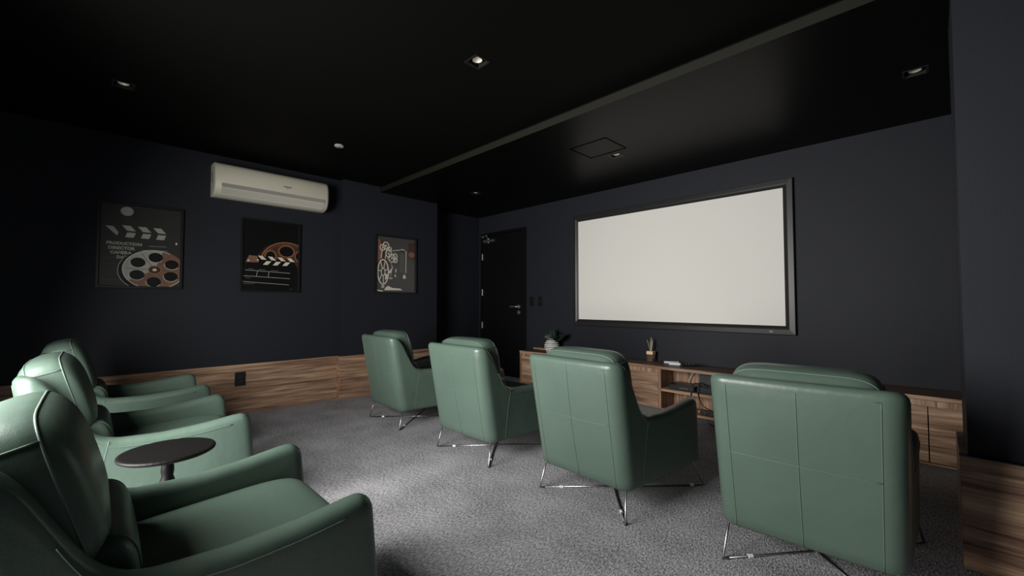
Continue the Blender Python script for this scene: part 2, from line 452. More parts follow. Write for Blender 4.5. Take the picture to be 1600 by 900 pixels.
def make_armchair():
    root = thing('armchair', '', 'armchair')
    shell = obj('shell', shell_bm(), LEATHER, root, smooth=True)
    # seams on the shell, one strip of stitching each
    def seam(pts, r, parent, closed=False): return obj('seam', tb(pts, r, 6, closed), THREAD, parent, smooth=True)
    r = 0.0017
    for x in (-0.245, 0, 0.245): seam([back_pt(x, ZB+0.01+(0.772-ZB)*i/20) for i in range(21)], r, shell)
    seam([back_pt(-0.245+0.49*i/20, 0.495, 0.0022) for i in range(21)], r, shell)
    seam([back_pt(-0.245+0.49*i/20, 0.780, 0.001) for i in range(21)], r, shell)
    for s in (-1, 1):
        seam([out_pt(s, 0.235-0.09*i/12, 0.510-(0.510-ZB-0.01)*i/12, 0.0) for i in range(13)], r*0.8, shell)
        seam([out_pt(s, y, zt(y)-0.038, 0.0010) for y in [0.15+0.0025*i for i in range(28)]+[0.22+0.02*i for i in range(22)]], r, shell)
    # seat
    obj('seat_base', bx(-0.262, 0.262, 0.09, 0.655, 0.18, 0.335), LEATHER, root, bevel=0.02)
    sb = obj('seat_cushion', superell(0.268, 0.315, 0.062, 0.28, 0.45), LEATHER, root, smooth=True, loc=(0, 0.395, 0.375), rot=(math.radians(3), 0, 0))
    bm = bmesh.new()
    sg = lambda q, e: math.copysign(abs(q)**e, q)
    tube(bm, [(0.2685*sg(math.cos(2*PI*k/64), .3), 0.3155*sg(math.sin(2*PI*k/64), .3), 0.0) for k in range(64)], 0.003, 6, closed=True)
    obj('piping', bm, THREAD, sb, smooth=True)
    # back cushion and lumbar roll
    bc = obj('back_cushion', superell(PA, PB_, PCc, *PE), LEATHER, root, smooth=True, loc=(0, 0.075, 0.655), rot=(math.radians(8), 0, 0))
    for f in (0.50, -0.50): seam(face_loop(PA, PB_, PCc, *PE, f), 0.0028, bc, True)
    for s in (-1, 1):
        seam([side_pt(PA, PB_, PCc, *PE, s, k, 0.72) for k in (-0.48, -0.3, -0.1, 0.1, 0.3, 0.48)], 0.0024, bc)
    lc = obj('lumbar_cushion', superell(0.246, 0.072, 0.092, 0.30, 0.8, 20, 28), LEATHER, root, smooth=True, loc=(0, 0.165, 0.505), rot=(math.radians(10), 0, 0))
    for s in (-1, 1): seam(ell_loop(0.246, 0.072, 0.092, 0.30, 0.8, s*0.215, 36, off=1.004), 0.002, lc, True)
    # sled of chrome rods
    R = 0.0055; zf = R
    F = {'rl': (-0.295, 0.0), 'rr': (0.295, 0.0), 'fl': (-0.365, 0.765), 'fr': (0.365, 0.765)}
    T = {'rl': (-0.272, 0.050), 'rr': (0.272, 0.050), 'fl': (-0.325, 0.66), 'fr': (0.325, 0.66)}
    for k in F:
        bm = bmesh.new(); fx, fy = F[k]; tx, ty = T[k]
        tube(bm, [(tx, ty, 0.20), (fx+(tx-fx)*0.06, fy+(ty-fy)*0.06, 0.012), (fx, fy, zf+0.001), (fx-(0.02 if fx > 0 else -0.02), fy+(0.02 if fy < 0.3 else -0.02), zf)], R, 8)
        obj('leg', bm, CHROME, root, smooth=True)
    for a, b in (('rl', 'fr'), ('rr', 'fl')):
        pa, pb = Vector((*F[a], zf)), Vector((*F[b], zf)); dv = (pb-pa).normalized()
        rod = obj('floor_rod', tb([pa+dv*0.01, pb-dv*0.01], R, 8), CHROME, root, smooth=True)
        for t in (0.13, 0.955-0.03):
            c = pa+(pb-pa)*t
            bm = bmesh.new(); tube(bm, [c-dv*0.011, c+dv*0.011], 0.0085, 10)
            obj('glide', bm, GLIDE, rod)
    return root

proto = make_armchair()
FG, BG = 'green armchairs in the front row', 'green armchairs in the back row'
front = [
    (-3.630, 1.925, -1.5, 'green leather armchair farthest left in the front row, nearest the film projector poster'),
    (-2.455, 1.915, 1.0, 'green leather armchair standing second from the left in the front row, its back towards us'),
    (-1.416, 1.925, -2.0, 'green leather armchair third from left in the front row, just left of the open shelves'),
    (-0.385, 1.985, 3.0, 'green leather armchair nearest the pier at the right end of the front row'),
]
back = [
    (-1.565, -0.11, 0, 'green leather armchair in the foreground, its seat in full view right of a big cushion'),
    (-2.90, -0.13, 0, 'green leather armchair with its brightly lit outer side right behind the small round table'),
    (-4.00, -0.13, 0, 'green leather armchair at the far left of the back row, closest to the wooden wainscot'),
]
for i, (x, y, a, lab) in enumerate(front+back):
    o = proto if i == 0 else copy_tree(proto)
    o.location = (x, y, 0); o.rotation_euler = (0, 0, math.radians(a)); tag(o, lab, 'armchair', FG if i < 4 else BG)
    if i >= 4:       # cushions of the back row sit higher and further back
        for ch in o.children:
            if ch.name.startswith('back_cushion'): ch.location = (0, 0.025, 0.675); ch.rotation_euler = (math.radians(16), 0, 0)
            if ch.name.startswith('lumbar'): ch.location = (0, 0.135, 0.50)

# ------------------------------------------------------------ pedestal table between the back-row chairs
t = thing('side_table', 'small round black pedestal table between two armchairs of the back row', 'side table', (-2.215, 0.225, 0.018))
DARKW = mat('black_lacquer', (0.005, 0.0045, 0.0045), 0.5, spec=0.18)
obj('table_top', lt([(0.10, 0.486), (0.150, 0.488), (0.158, 0.493), (0.160, 0.499), (0.157, 0.504), (0.150, 0.506)], 48), DARKW, t, smooth=False)
obj('pedestal', lt([(0.03, 0.03), (0.022, 0.06), (0.016, 0.12), (0.021, 0.18), (0.030, 0.22), (0.018, 0.26), (0.014, 0.30), (0.019, 0.34), (0.014, 0.36), (0.026, 0.372), (0.024, 0.385), (0.019, 0.40), (0.022, 0.42), (0.021, 0.44), (0.016, 0.465), (0.03, 0.487)], 24), DARKW, t, smooth=True)
obj('base', lt([(0.13, -0.018), (0.132, 0.006), (0.11, 0.016), (0.05, 0.026), (0.03, 0.035)], 36), DARKW, t, smooth=True)

# ------------------------------------------------------------ projection screen
sx0, sx1, sz0, sz1 = -3.318, -0.872, 0.830, 2.250
t = thing('projection_screen', 'large white projection screen in a wide black frame hung above the walnut credenza', 'projection screen', ((sx0+sx1)/2, YS, sz0))
hwid = (sx1-sx0)/2; H = sz1-sz0; fw = 0.080
obj('screen_fabric', bx(-hwid+fw-0.01, hwid-fw+0.01, -0.030, -0.020, fw-0.01, H-fw+0.01), mat('screen_white', (0.78, 0.765, 0.725), 0.85, spec=0.1), t)
bm = bmesh.new()
# bevelled profile swept round the rectangle with mitred corners: (inset from outer edge, depth)
prof = [(0.0, 0.0), (0.0, -0.040), (0.004, -0.046), (0.046, -0.050), (0.056, -0.046), (fw, -0.030), (fw, 0.0)]
rings = []
for (ins, dy) in prof:
    rings.append([bm.verts.new(p) for p in ((-hwid+ins, dy, ins), (hwid-ins, dy, ins), (hwid-ins, dy, H-ins), (-hwid+ins, dy, H-ins))])
for i in range(len(rings)):
    A, B = rings[i], rings[(i+1) % len(rings)]
    for k in range(4): bm.faces.new((A[k], A[(k+1) % 4], B[(k+1) % 4], B[k]))
obj('screen_frame', bm, SFRAME, t)
bm = bmesh.new(); box(bm, hwid-0.205, hwid-0.175, -0.0535, -0.049, 0.018, 0.036)
bd = obj('badge', bm, mat('badge_silver', (0.10, 0.10, 0.10), 0.5, 0.2), t)

# ------------------------------------------------------------ credenza
YC = 4.07; CX0, CX1 = -3.950, 0.60; CZ = 0.478; tt = 0.028
t = thing('credenza', 'long low walnut media credenza under the screen with doors and open shelves', 'media cabinet', (0, YS, 0))
def cb(bm, x0, x1, y0, y1, z0, z1): box(bm, x0, x1, y0-YS, y1-YS, z0, z1)
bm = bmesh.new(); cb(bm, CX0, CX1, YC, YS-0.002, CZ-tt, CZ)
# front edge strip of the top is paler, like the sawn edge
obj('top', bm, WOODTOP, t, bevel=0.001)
bm = bmesh.new(); cb(bm, CX0, CX1, YC-0.003, YC, CZ-tt, CZ)
obj('top_edge', bm, WOODX, t)
OX0, OX1 = -1.965, -0.93
DV = 0.03
for x in (CX0, OX0-DV, OX1, CX1-DV):
    bm = bmesh.new(); cb(bm, x, x+DV, YC, YS-0.01, 0.002, CZ-tt); obj('side_panel', bm, WOODZ, t)
for q in ((OX0, OX1, YC+0.01, YS-0.02, 0.030, 0.055), (CX0+DV, OX0-DV, YC+0.05, YS-0.02, 0.002, 0.03), (OX1+DV, CX1-DV, YC+0.05, YS-0.02, 0.002, 0.03)):
    bm = bmesh.new(); cb(bm, *q); obj('bottom_panel', bm, WOODX, t)
bm = bmesh.new(); cb(bm, OX0, OX1, YC+0.006, YS-0.02, 0.232, 0.258)
obj('shelf', bm, WOODX, t)
bm = bmesh.new(); cb(bm, OX0, OX1, YS-0.10, YS-0.08, 0.055, CZ-tt)
obj('back_panel', bm, WOODZ, t)
# finger rail, upright grain, behind the doors' top edge
for a, b in ((CX0+DV, OX0-DV), (OX1+DV, CX1-DV)):
    bm = bmesh.new(); cb(bm, a, b, YC+0.016, YC+0.030, 0.35, CZ-tt); obj('finger_rail', bm, WOODZ, t)
nl = 4; wl = (OX0-DV-(CX0+DV))/nl
for i in range(nl):
    x = CX0+DV+i*wl
    bm = bmesh.new(); cb(bm, x+0.003, x+wl-0.003, YC+0.001, YC+0.019, 0.032, 0.408)
    obj('door', bm, WOODX, t, bevel=0.001)
for a, b in ((-0.90, -0.475), (-0.475, -0.050), (-0.050, 0.57)):
    bm = bmesh.new(); cb(bm, a+0.003, b-0.003, YC+0.001, YC+0.019, 0.032, 0.408)
    obj('door', bm, WOODX, t, bevel=0.001)

# ------------------------------------------------------------ things on the credenza
t = thing('tray', 'low walnut block lying at the left end of the credenza behind the striped vase', 'tray', (-3.83, 4.395, CZ))
obj('slab', bx(-0.13, 0.13, -0.045, 0.05, 0.0005, 0.024), WOODX, t, bevel=0.002)
t = thing('vase', 'round ribbed vase striped black and white holding dark rubber plant leaves', 'vase', (-3.560, 4.275, CZ))
prof, mi = [], []
for i in range(0, 61):
    u = i/60; z = 0.003+0.165*u
    r = 0.098*math.sqrt(max(0.02, 1-((u-0.42)/0.62)**2))
    r = max(r, 0.034 if u > .9 else 0.0)
    prof.append((r + 0.0025*math.cos(u*2*PI*7), z)); mi.append(0 if math.cos(u*2*PI*7) > -0.25 else 1)
obj('vase_body', lt(prof, 32, mi=mi[:-1]), [mat('vase_white', (0.90, 0.88, 0.84), 0.35), mat('vase_black', (0.012, 0.012, 0.012), 0.4)], t, smooth=True)
LEAF = mat('leaf_dark_green', (0.008, 0.022, 0.014), 0.5, spec=0.3)
STEM = mat('stem_pale_green', (0.10, 0.13, 0.08), 0.6)
def leaf(bm, base, dirv, up, L, W, droop):
    dirv = Vector(dirv).normalized(); side = dirv.cross(Vector(up)).normalized(); nrm = side.cross(dirv)
    rows = []
    for i in range(9):
        u = i/8; wv = W*math.sin(PI*min(1, u*0.97+0.03))**0.75*(1-0.25*u); c = Vector(base)+dirv*L*u-Vector((0, 0, 1))*droop*u*u
        rows.append([bm.verts.new(c+side*wv*s+nrm*(0.010*abs(s)+0.0)) for s in (-1, -0.5, 0, 0.5, 1)])
    for A, B in zip(rows, rows[1:]):
        for k in range(4): bm.faces.new((A[k], A[k+1], B[k+1], B[k]))
lv = [((-0.005, -0.01, 0.165), (-0.55, -0.25, 0.60), (0.2, -1, 0.3), 0.135, 0.052, 0.05), ((0.0, 0, 0.165), (0.05, -0.1, 1), (0.1, -1, 0), 0.145, 0.060, 0.0),
      ((0.01, 0, 0.16), (0.55, -0.1, 0.65), (-0.3, -0.9, 0.4), 0.15, 0.050, 0.02), ((0.02, 0, 0.155), (1, 0.1, 0.25), (0, -0.8, 0.5), 0.22, 0.056, -0.03),
      ((-0.01, 0, 0.16), (-1, -0.2, 0.35), (0, -0.8, 0.5), 0.10, 0.034, 0.04), ((0.01, 0, 0.16), (0.9, -0.3, 0.5), (0, -0.8, 0.5), 0.16, 0.045, 0.03)]
for q in lv:
    bm = bmesh.new(); leaf(bm, *q)
    o = obj('leaf', bm, LEAF, t, smooth=True); sm = o.modifiers.new('thick', 'SOLIDIFY'); sm.thickness = 0.0015
bm = bmesh.new(); tube(bm, [(0, 0, 0.15), (0.0, -0.004, 0.19), (-0.002, -0.022, 0.27)], [0.004, 0.003, 0.0015], 6)
obj('stem', bm, STEM, t)

t = thing('reed_diffuser', 'glass reed diffuser with square wooden collar and thin sticks on the credenza', 'diffuser', (-2.215, 4.36, CZ))
gl = bpy.data.materials.new('amber_glass'); gl.use_nodes = True
b = gl.node_tree.nodes['Principled BSDF']; b.inputs['Base Color'].default_value = (0.55, 0.40, 0.32, 1); b.inputs['Transmission Weight'].default_value = 0.85
b.inputs['Roughness'].default_value = 0.05; b.inputs['IOR'].default_value = 1.45
obj('bottle', bx(-0.032, 0.032, -0.032, 0.032, 0.001, 0.076), gl, t, bevel=0.004)
obj('collar', bx(-0.036, 0.036, -0.036, 0.036, 0.076, 0.110), mat('pale_wood', (0.85, 0.64, 0.36), 0.5), t, bevel=0.001)
for dx, dy, L in ((-0.045, 0.0, 0.10), (-0.012, 0.006, 0.09), (0.004, -0.004, 0.13), (0.012, 0.006, 0.11), (-0.002, 0.012, 0.115), (0.022, -0.003, 0.09)):
    obj('stick', tb([(dx*0.15, dy*0.15, 0.105), (dx, dy, 0.12+L*1.1)], 0.0028, 6), mat('reed_tan', (0.45, 0.38, 0.27), 0.7), t)

def gadget(name, lab, cat, loc, rz, L, W, Hh, m, m2, grp=None):
    t = thing(name, lab, cat, loc, rz, grp)
    obj('casing', bx(-L/2, L/2, -W/2, W/2, 0.001, Hh), m, t, bevel=min(0.006, Hh*0.35))
    bm = bmesh.new()
    for i in range(3):
        for j in range(2): box(bm, -L*0.25+i*L*0.2, -L*0.25+i*L*0.2+0.010, -W*0.22+j*W*0.32, -W*0.22+j*W*0.32+0.008, Hh-0.001, Hh+0.0012)
    obj('buttons', bm, m2, t)
gadget('remote_control', 'white remote control lying nearer the wood and glass diffuser', 'remote control', (-1.985, 4.36, CZ), 0.5, 0.15, 0.045, 0.020, WHITE, ACG)
gadget('remote_control', 'white remote control lying between another white remote and the black one', 'remote control', (-1.905, 4.27, CZ), 0.25, 0.12, 0.045, 0.022, WHITE, ACG)
gadget('remote_control', 'black remote control lying right of two white ones on the credenza', 'remote control', (-1.755, 4.27, CZ), 0.65, 0.18, 0.05, 0.022, BLACK, ACG)

# equipment in the open shelves
zs = 0.258
t = thing('media_receiver', 'flat black media receiver box on the left of the open credenza shelf', 'receiver', (-1.775, 4.20, zs))
obj('casing', bx(-0.13, 0.13, -0.09, 0.10, 0.004, 0.050), BLACK, t, bevel=0.003)
obj('front_panel', bx(-0.122, 0.122, -0.0935, -0.0895, 0.010, 0.034), mat('gloss_dark', (0.03, 0.033, 0.035), 0.2), t)
bm = bmesh.new()
for i in range(5): box(bm, -0.02+i*0.018, -0.008+i*0.018, -0.0950, -0.0930, 0.020, 0.023)
obj('display_marks', bm, mat('pale_marks', (0.4, 0.4, 0.4), 0.5), t)
t = thing('set_top_box', 'dark upright router box at the back of the open credenza shelf', 'router', (-1.50, 4.29, zs))
obj('casing', bx(-0.16, 0.14, -0.02, 0.03, 0.001, 0.155), mat('dark_slate', (0.014, 0.018, 0.021), 0.35), t, bevel=0.004)
bm = bmesh.new()
for i in range(9): box(bm, -0.12+i*0.028, -0.105+i*0.028, -0.0225, -0.0195, 0.11, 0.14)
obj('vents', bm, BLACK, t)
t = thing('game_console', 'low black game console lying on the right of the open credenza shelf', 'console', (-1.475, 4.175, zs))
bm = bmesh.new(); prism(bm, [(-0.15, 0.002), (0.16, 0.002), (0.15, 0.045), (0.05, 0.06), (-0.13, 0.062)], 'Y', -0.08, 0.08)
obj('casing', bm, BLACK, t, bevel=0.004)
obj('front_panel', bx(-0.13, 0.13, -0.083, -0.0795, 0.012, 0.034), mat('gloss_dark', (0.03, 0.033, 0.035), 0.2), t)
def cable(lab, pts, r, m, grp=None):
    # smooth through the points
    P = [Vector(p) for p in pts]; out = []
    for i in range(len(P)-1):
        p0, p1, p2, p3 = P[max(i-1, 0)], P[i], P[i+1], P[min(i+2, len(P)-1)]
        for k in range(8):
            s = k/8; out.append(0.5*((2*p1)+(p2-p0)*s+(2*p0-5*p1+4*p2-p3)*s*s+(3*p1-p0-3*p2+p3)*s**3))
    out.append(P[-1])
    o = obj('cable', tb(out, r, 8), m, smooth=True); tag(o, lab, 'cable', grp); return o
cable('white cable arching up inside the open shelf beside the black receiver', [(-1.79, 4.32, 0.262), (-1.78, 4.325, 0.34), (-1.73, 4.32, 0.415), (-1.65, 4.31, 0.43), (-1.60, 4.33, 0.42)], 0.004, mat('cable_white', (0.6, 0.6, 0.58), 0.5))
cable('black cable hanging over the shelf edge in front of the receiver', [(-1.60, 4.18, 0.33), (-1.64, 4.10, 0.345), (-1.66, 4.065, 0.29), (-1.665, 4.066, 0.22), (-1.70, 4.10, 0.17), (-1.68, 4.2, 0.08), (-1.60, 4.3, 0.06)], 0.004, BLACK)
cable('second black cable looping from the console down past the shelf edge', [(-1.54, 4.17, 0.325), (-1.585, 4.09, 0.36), (-1.60, 4.066, 0.30), (-1.59, 4.066, 0.23), (-1.57, 4.12, 0.14), (-1.50, 4.25, 0.06)], 0.004, BLACK)
t = thing('power_strip', 'black power strip lying on the bottom board of the open shelf', 'power strip', (-1.43, 4.15, 0.055), 0.05)
obj('casing', bx(-0.17, 0.17, -0.026, 0.026, 0.001, 0.042), BLACK, t, bevel=0.006)
for i in range(5): obj('socket', tb([(-0.13+i*0.065, -0.0255, 0.022), (-0.13+i*0.065, -0.0285, 0.022)], 0.017, 14), mat('socket_dark', (0.03, 0.028, 0.028), 0.4), t)
bm = bmesh.new(); tube(bm, [(-0.175, 0, 0.022), (-0.195, 0, 0.022)], 0.014, 10)
obj('end_cap', bm, mat('copper_tone', (0.35, 0.22, 0.17), 0.4), t)
cable('black cable coiled on the carpet below the power strip', [(-1.50, 4.05, 0.006), (-1.42, 3.98, 0.006), (-1.33, 4.0, 0.006), (-1.27, 4.04, 0.02), (-1.24, 4.062, 0.05)], 0.004, BLACK)

# ------------------------------------------------------------ air conditioner
t = thing('air_conditioner', 'cream white split air conditioner mounted high on the left wall', 'air conditioner', (XL, 1.31, 2.155))
L2 = 0.535
pr = [(0, 0.0), (0.10, -0.005), (0.165, 0.02), (0.195, 0.06), (0.21, 0.12), (0.212, 0.20), (0.20, 0.27), (0.175, 0.305), (0.13, 0.322), (0, 0.325)]
bm = bmesh.new(); rings = []
ys = [-L2, -L2+0.004, -L2+0.015, L2-0.03, L2-0.010, L2]; sc = [0.90, 0.97, 1.0, 1.0, 0.96, 0.86]
for y, s in zip(ys, sc):
    rings.append([bm.verts.new((0.0+p[0]*s, y, 0.16+(p[1]-0.16)*(1-(1-s)*0.5))) for p in pr])
for A, B in zip(rings, rings[1:]):
    for k in range(len(pr)): bm.faces.new((A[k], A[(k+1) % len(pr)], B[(k+1) % len(pr)], B[k]))
bm.faces.new(rings[0][::-1]); bm.faces.new(rings[-1])
body = obj('body', bm, ACW, t)
for p in body.data.polygons: p.use_smooth = abs(p.normal.y) < 0.5
bv = body.modifiers.new('bevel', 'BEVEL'); bv.width = 0.006; bv.segments = 2; bv.limit_method = 'ANGLE'; bv.angle_limit = math.radians(50)
bm = bmesh.new()
prism(bm, [(0.150, 0.014), (0.171, 0.022), (0.201, 0.062), (0.206, 0.083), (0.196, 0.083)], 'Y', -L2+0.055, L2-0.05)
fl = obj('air_flap', bm, mat('flap_cream', (0.50, 0.48, 0.42), 0.4), t, bevel=0.002)
bm = bmesh.new()
prism(bm, [(0.200, 0.084), (0.2085, 0.084), (0.2145, 0.114), (0.208, 0.114)], 'Y', -L2+0.055, L2-0.05)
obj('air_slot', bm, ACG, t)
bm = bmesh.new()
prism(bm, [(0.148, 0.010), (0.168, 0.0165), (0.170, 0.020), (0.15, 0.016)], 'Y', -L2+0.05, L2-0.06)
obj('trim_strip', bm, mat('pale_strip', (0.75, 0.73, 0.68), 0.2), t)
bm = bmesh.new(); x = 0.2125
for i in range(9):
    y = 0.06+i*0.009; box(bm, x-0.003, x+0.0012, y, y+0.0065, 0.178, 0.186 if i % 3 else 0.189)
for i in range(3): box(bm, x-0.003, x+0.0012, 0.085+i*0.009, 0.091+i*0.009, 0.163, 0.168)
obj('badge_lettering', bm, mat('badge_dark', (0.05, 0.04, 0.035), 0.5), t)
obj('side_vent', bx(0.055, 0.12, -L2-0.002, -L2+0.003, 0.13, 0.23), ACG, t)

# ------------------------------------------------------------ film posters
def em(name, col, r=0.35): return mat(name, col, r)
PK = em('print_charcoal', (0.035, 0.035, 0.034), 0.3); PD = em('print_black', (0.006, 0.006, 0.006), 0.3); PW = em('print_cream', (0.66, 0.60, 0.50))
PG = em('print_grey', (0.38, 0.38, 0.34)); PBR = em('print_copper', (0.20, 0.105, 0.07)); PDB = em('print_dark_brown', (0.06, 0.025, 0.015))
PG2 = em('print_mid_grey', (0.09, 0.088, 0.082)); POR = em('print_orange', (0.38, 0.17, 0.07)); PK3 = em('print_slate', (0.060, 0.058, 0.056), 0.3)
PM = [PK, PD, PW, PG, PBR, PDB, PG2, POR, PK3, em('print_umber', (0.022, 0.011, 0.008))]
K, D, W_, G, BR, DB, G2, OR, S3 = range(9)
class Art:
    """flat print laid out in metres: x to the right, z up, thin layers from back to front"""
    def __init__(s, w, h, bg): s.bm = bmesh.new(); s.w, s.h = w, h; s.y = 0; s.poly([(0, 0), (w, 0), (w, h), (0, h)], bg)
    def clip(s, pts):
        def cl(P, ax, lim, sg):
            out = []
            for i in range(len(P)):
                a, b = P[i-1], P[i]; ia, ib = sg*(a[ax]-lim) <= 1e-9, sg*(b[ax]-lim) <= 1e-9
                if ia != ib:
                    t = (lim-a[ax])/(b[ax]-a[ax]); out.append((a[0]+(b[0]-a[0])*t, a[1]+(b[1]-a[1])*t))
                if ib: out.append(b)
            return out
        for ax, lim, sg in ((0, 0, -1), (0, s.w, 1), (1, 0, -1), (1, s.h, 1)):
            pts = cl(pts, ax, lim, sg)
            if len(pts) < 3: return []
        return pts
    def poly(s, pts, c):
        pts = s.clip(pts)
        if len(pts) >= 3:
            try: f = s.bm.faces.new([s.bm.verts.new((p[0], -s.y, p[1])) for p in pts]); f.material_index = c
            except ValueError: pass
        s.y += 0.00006
    def ell(s, cx, cz, rx, rz, c, a0=0, a1=360, rot=0, n=28):
        r = math.radians(rot)
        pts = []
        for i in range(n + (a1-a0 < 360)):
            a = math.radians(a0+(a1-a0)*i/n); x, z = rx*math.cos(a), rz*math.sin(a)
            pts.append((cx+x*math.cos(r)-z*math.sin(r), cz+x*math.sin(r)+z*math.cos(r)))
        if a1-a0 < 360: pts.append((cx, cz))
        s.poly(pts, c)
    def arc(s, cx, cz, rx, rz, th, c, a0, a1, rot=0, n=24):
        r = math.radians(rot)
        def q(k, a):
            x, z = (rx+k)*math.cos(a), (rz+k)*math.sin(a)
            return (cx+x*math.cos(r)-z*math.sin(r), cz+x*math.sin(r)+z*math.cos(r))
        for i in range(n):
            b0, b1 = math.radians(a0+(a1-a0)*i/n), math.radians(a0+(a1-a0)*(i+1)/n)
            s.poly([q(-th/2, b0), q(th/2, b0), q(th/2, b1), q(-th/2, b1)], c); s.y -= 0.00006
        s.y += 0.00006
    def line(s, p, q, th, c):
        p, q = Vector((p[0], p[1])), Vector((q[0], q[1])); d = (q-p).normalized(); n = Vector((-d.y, d.x))*th/2
        s.poly([tuple(p+n), tuple(q+n), tuple(q-n), tuple(p-n)], c)
def poster(x, y0, y1, z0, z1, art, label):
    """hangs on a wall that faces +x; art's x axis runs towards +y"""
    t = thing('poster', label, 'poster', (x, y0, z0)); W, H = y1-y0, z1-z0; fr = 0.018
    t.rotation_euler = (0, 0, PI/2)
    bm = bmesh.new(); prof = [(0, 0), (0, -0.028), (fr*0.8, -0.028), (fr, -0.020), (fr, 0)]; rings = []
    for ins, dy in prof: rings.append([bm.verts.new(p) for p in ((ins, dy, ins), (W-ins, dy, ins), (W-ins, dy, H-ins), (ins, dy, H-ins))])
    for i in range(len(rings)):
        A, B = rings[i], rings[(i+1) % len(rings)]
        for k in range(4): bm.faces.new((A[k], A[(k+1) % 4], B[(k+1) % 4], B[k]))
    obj('frame', bm, FRAMEB, t)
    a = Art(W-2*fr, H-2*fr, art[0]); art[1](a)
    me = bpy.data.meshes.new('print'); a.bm.to_mesh(me); a.bm.free()
    for q in PM: me.materials.append(q)
    p = bpy.data.objects.new('print', me); C.objects.link(p); p.parent = t; p.location = (fr, -0.012, fr)
    obj('backing', bx(fr*0.5, W-fr*0.5, -0.011, -0.002, fr*0.5, H-fr*0.5), FRAMEB, t)
def reel(a, cx, cz, rx, rz, rot=0, body=BR, light=G, hole=D, rim=W_):
    a.ell(cx-0.018, cz-0.012, rx*1.04, rz*1.04, D); a.arc(cx-0.018, cz-0.012, rx*1.04, rz*1.04, 0.005, G, 150, 260)
    a.ell(cx, cz, rx, rz, body, n=40)
    a.ell(cx, cz, rx, rz, light, 75, 215); a.arc(cx, cz, rx*0.98, rz*0.98, 0.005, rim, 60, 330)
    for k in range(6):
        an = math.radians(k*60+28+rot); hx_, hz_ = cx+rx*0.62*math.cos(an), cz+rz*0.62*math.sin(an)
        a.line((cx+rx*0.2*math.cos(an+0.52), cz+rz*0.2*math.sin(an+0.52)), (cx+rx*0.9*math.cos(an+0.52), cz+rz*0.9*math.sin(an+0.52)), 0.004, G2)
        a.ell(hx_, hz_, rx*0.235, rz*0.25, hole); a.arc(hx_, hz_, rx*0.235, rz*0.25, 0.004, rim, 170, 330)
    a.ell(cx, cz, rx*0.20, rz*0.20, PDBI); a.arc(cx, cz, rx*0.2, rz*0.2, 0.005, OR, 0, 360); a.ell(cx, cz, rx*0.07, rz*0.07, rim)
PDBI = DB
def art1(a):
    w, h = a.w, a.h
    a.ell(0.165, h-0.055, 0.042, 0.040, G)
    for i in range(4):
        x = 0.030+i*0.104
        if i == 0: a.poly([(x, h-0.195), (x+0.05, h-0.195), (x+0.085, h-0.245), (x+0.075, h-0.275)], G)
        else:
            a.poly([(x, h-0.180), (x+0.056, h-0.180), (x+0.092, h-0.225), (x+0.035, h-0.225)], G)
            a.poly([(x+0.036, h-0.240), (x+0.092, h-0.240), (x+0.078, h-0.283), (x+0.022, h-0.283)], G)
    for i, s in enumerate(('PRODUCTION', 'DIRECTOR', 'CAMERA', 'DATE')):
        z = h-0.352-i*0.040
        text_mesh(a.bm, s, 0.040+i*0.012+(0.03 if i == 3 else 0), z, 0.035, G, 0.0016, -a.y-0.0002); a.y += 0.0001
        if i < 3: a.line((0.045+(0.25, 0.205, 0.19)[i]+0.02, z+0.004), (w-0.10+0.01*i, z+0.008), 0.003, G)
    for z in (0.24, 0.19, 0.05): a.line((0.01, z), (0.16, z), 0.0025, G2)
    reel(a, 0.360, 0.150, 0.218, 0.178)
    a.ell(w-0.03, 0.40, 0.007, 0.012, W_); a.line((w-0.03, 0.32), (w-0.028, 0.39), 0.010, DB)
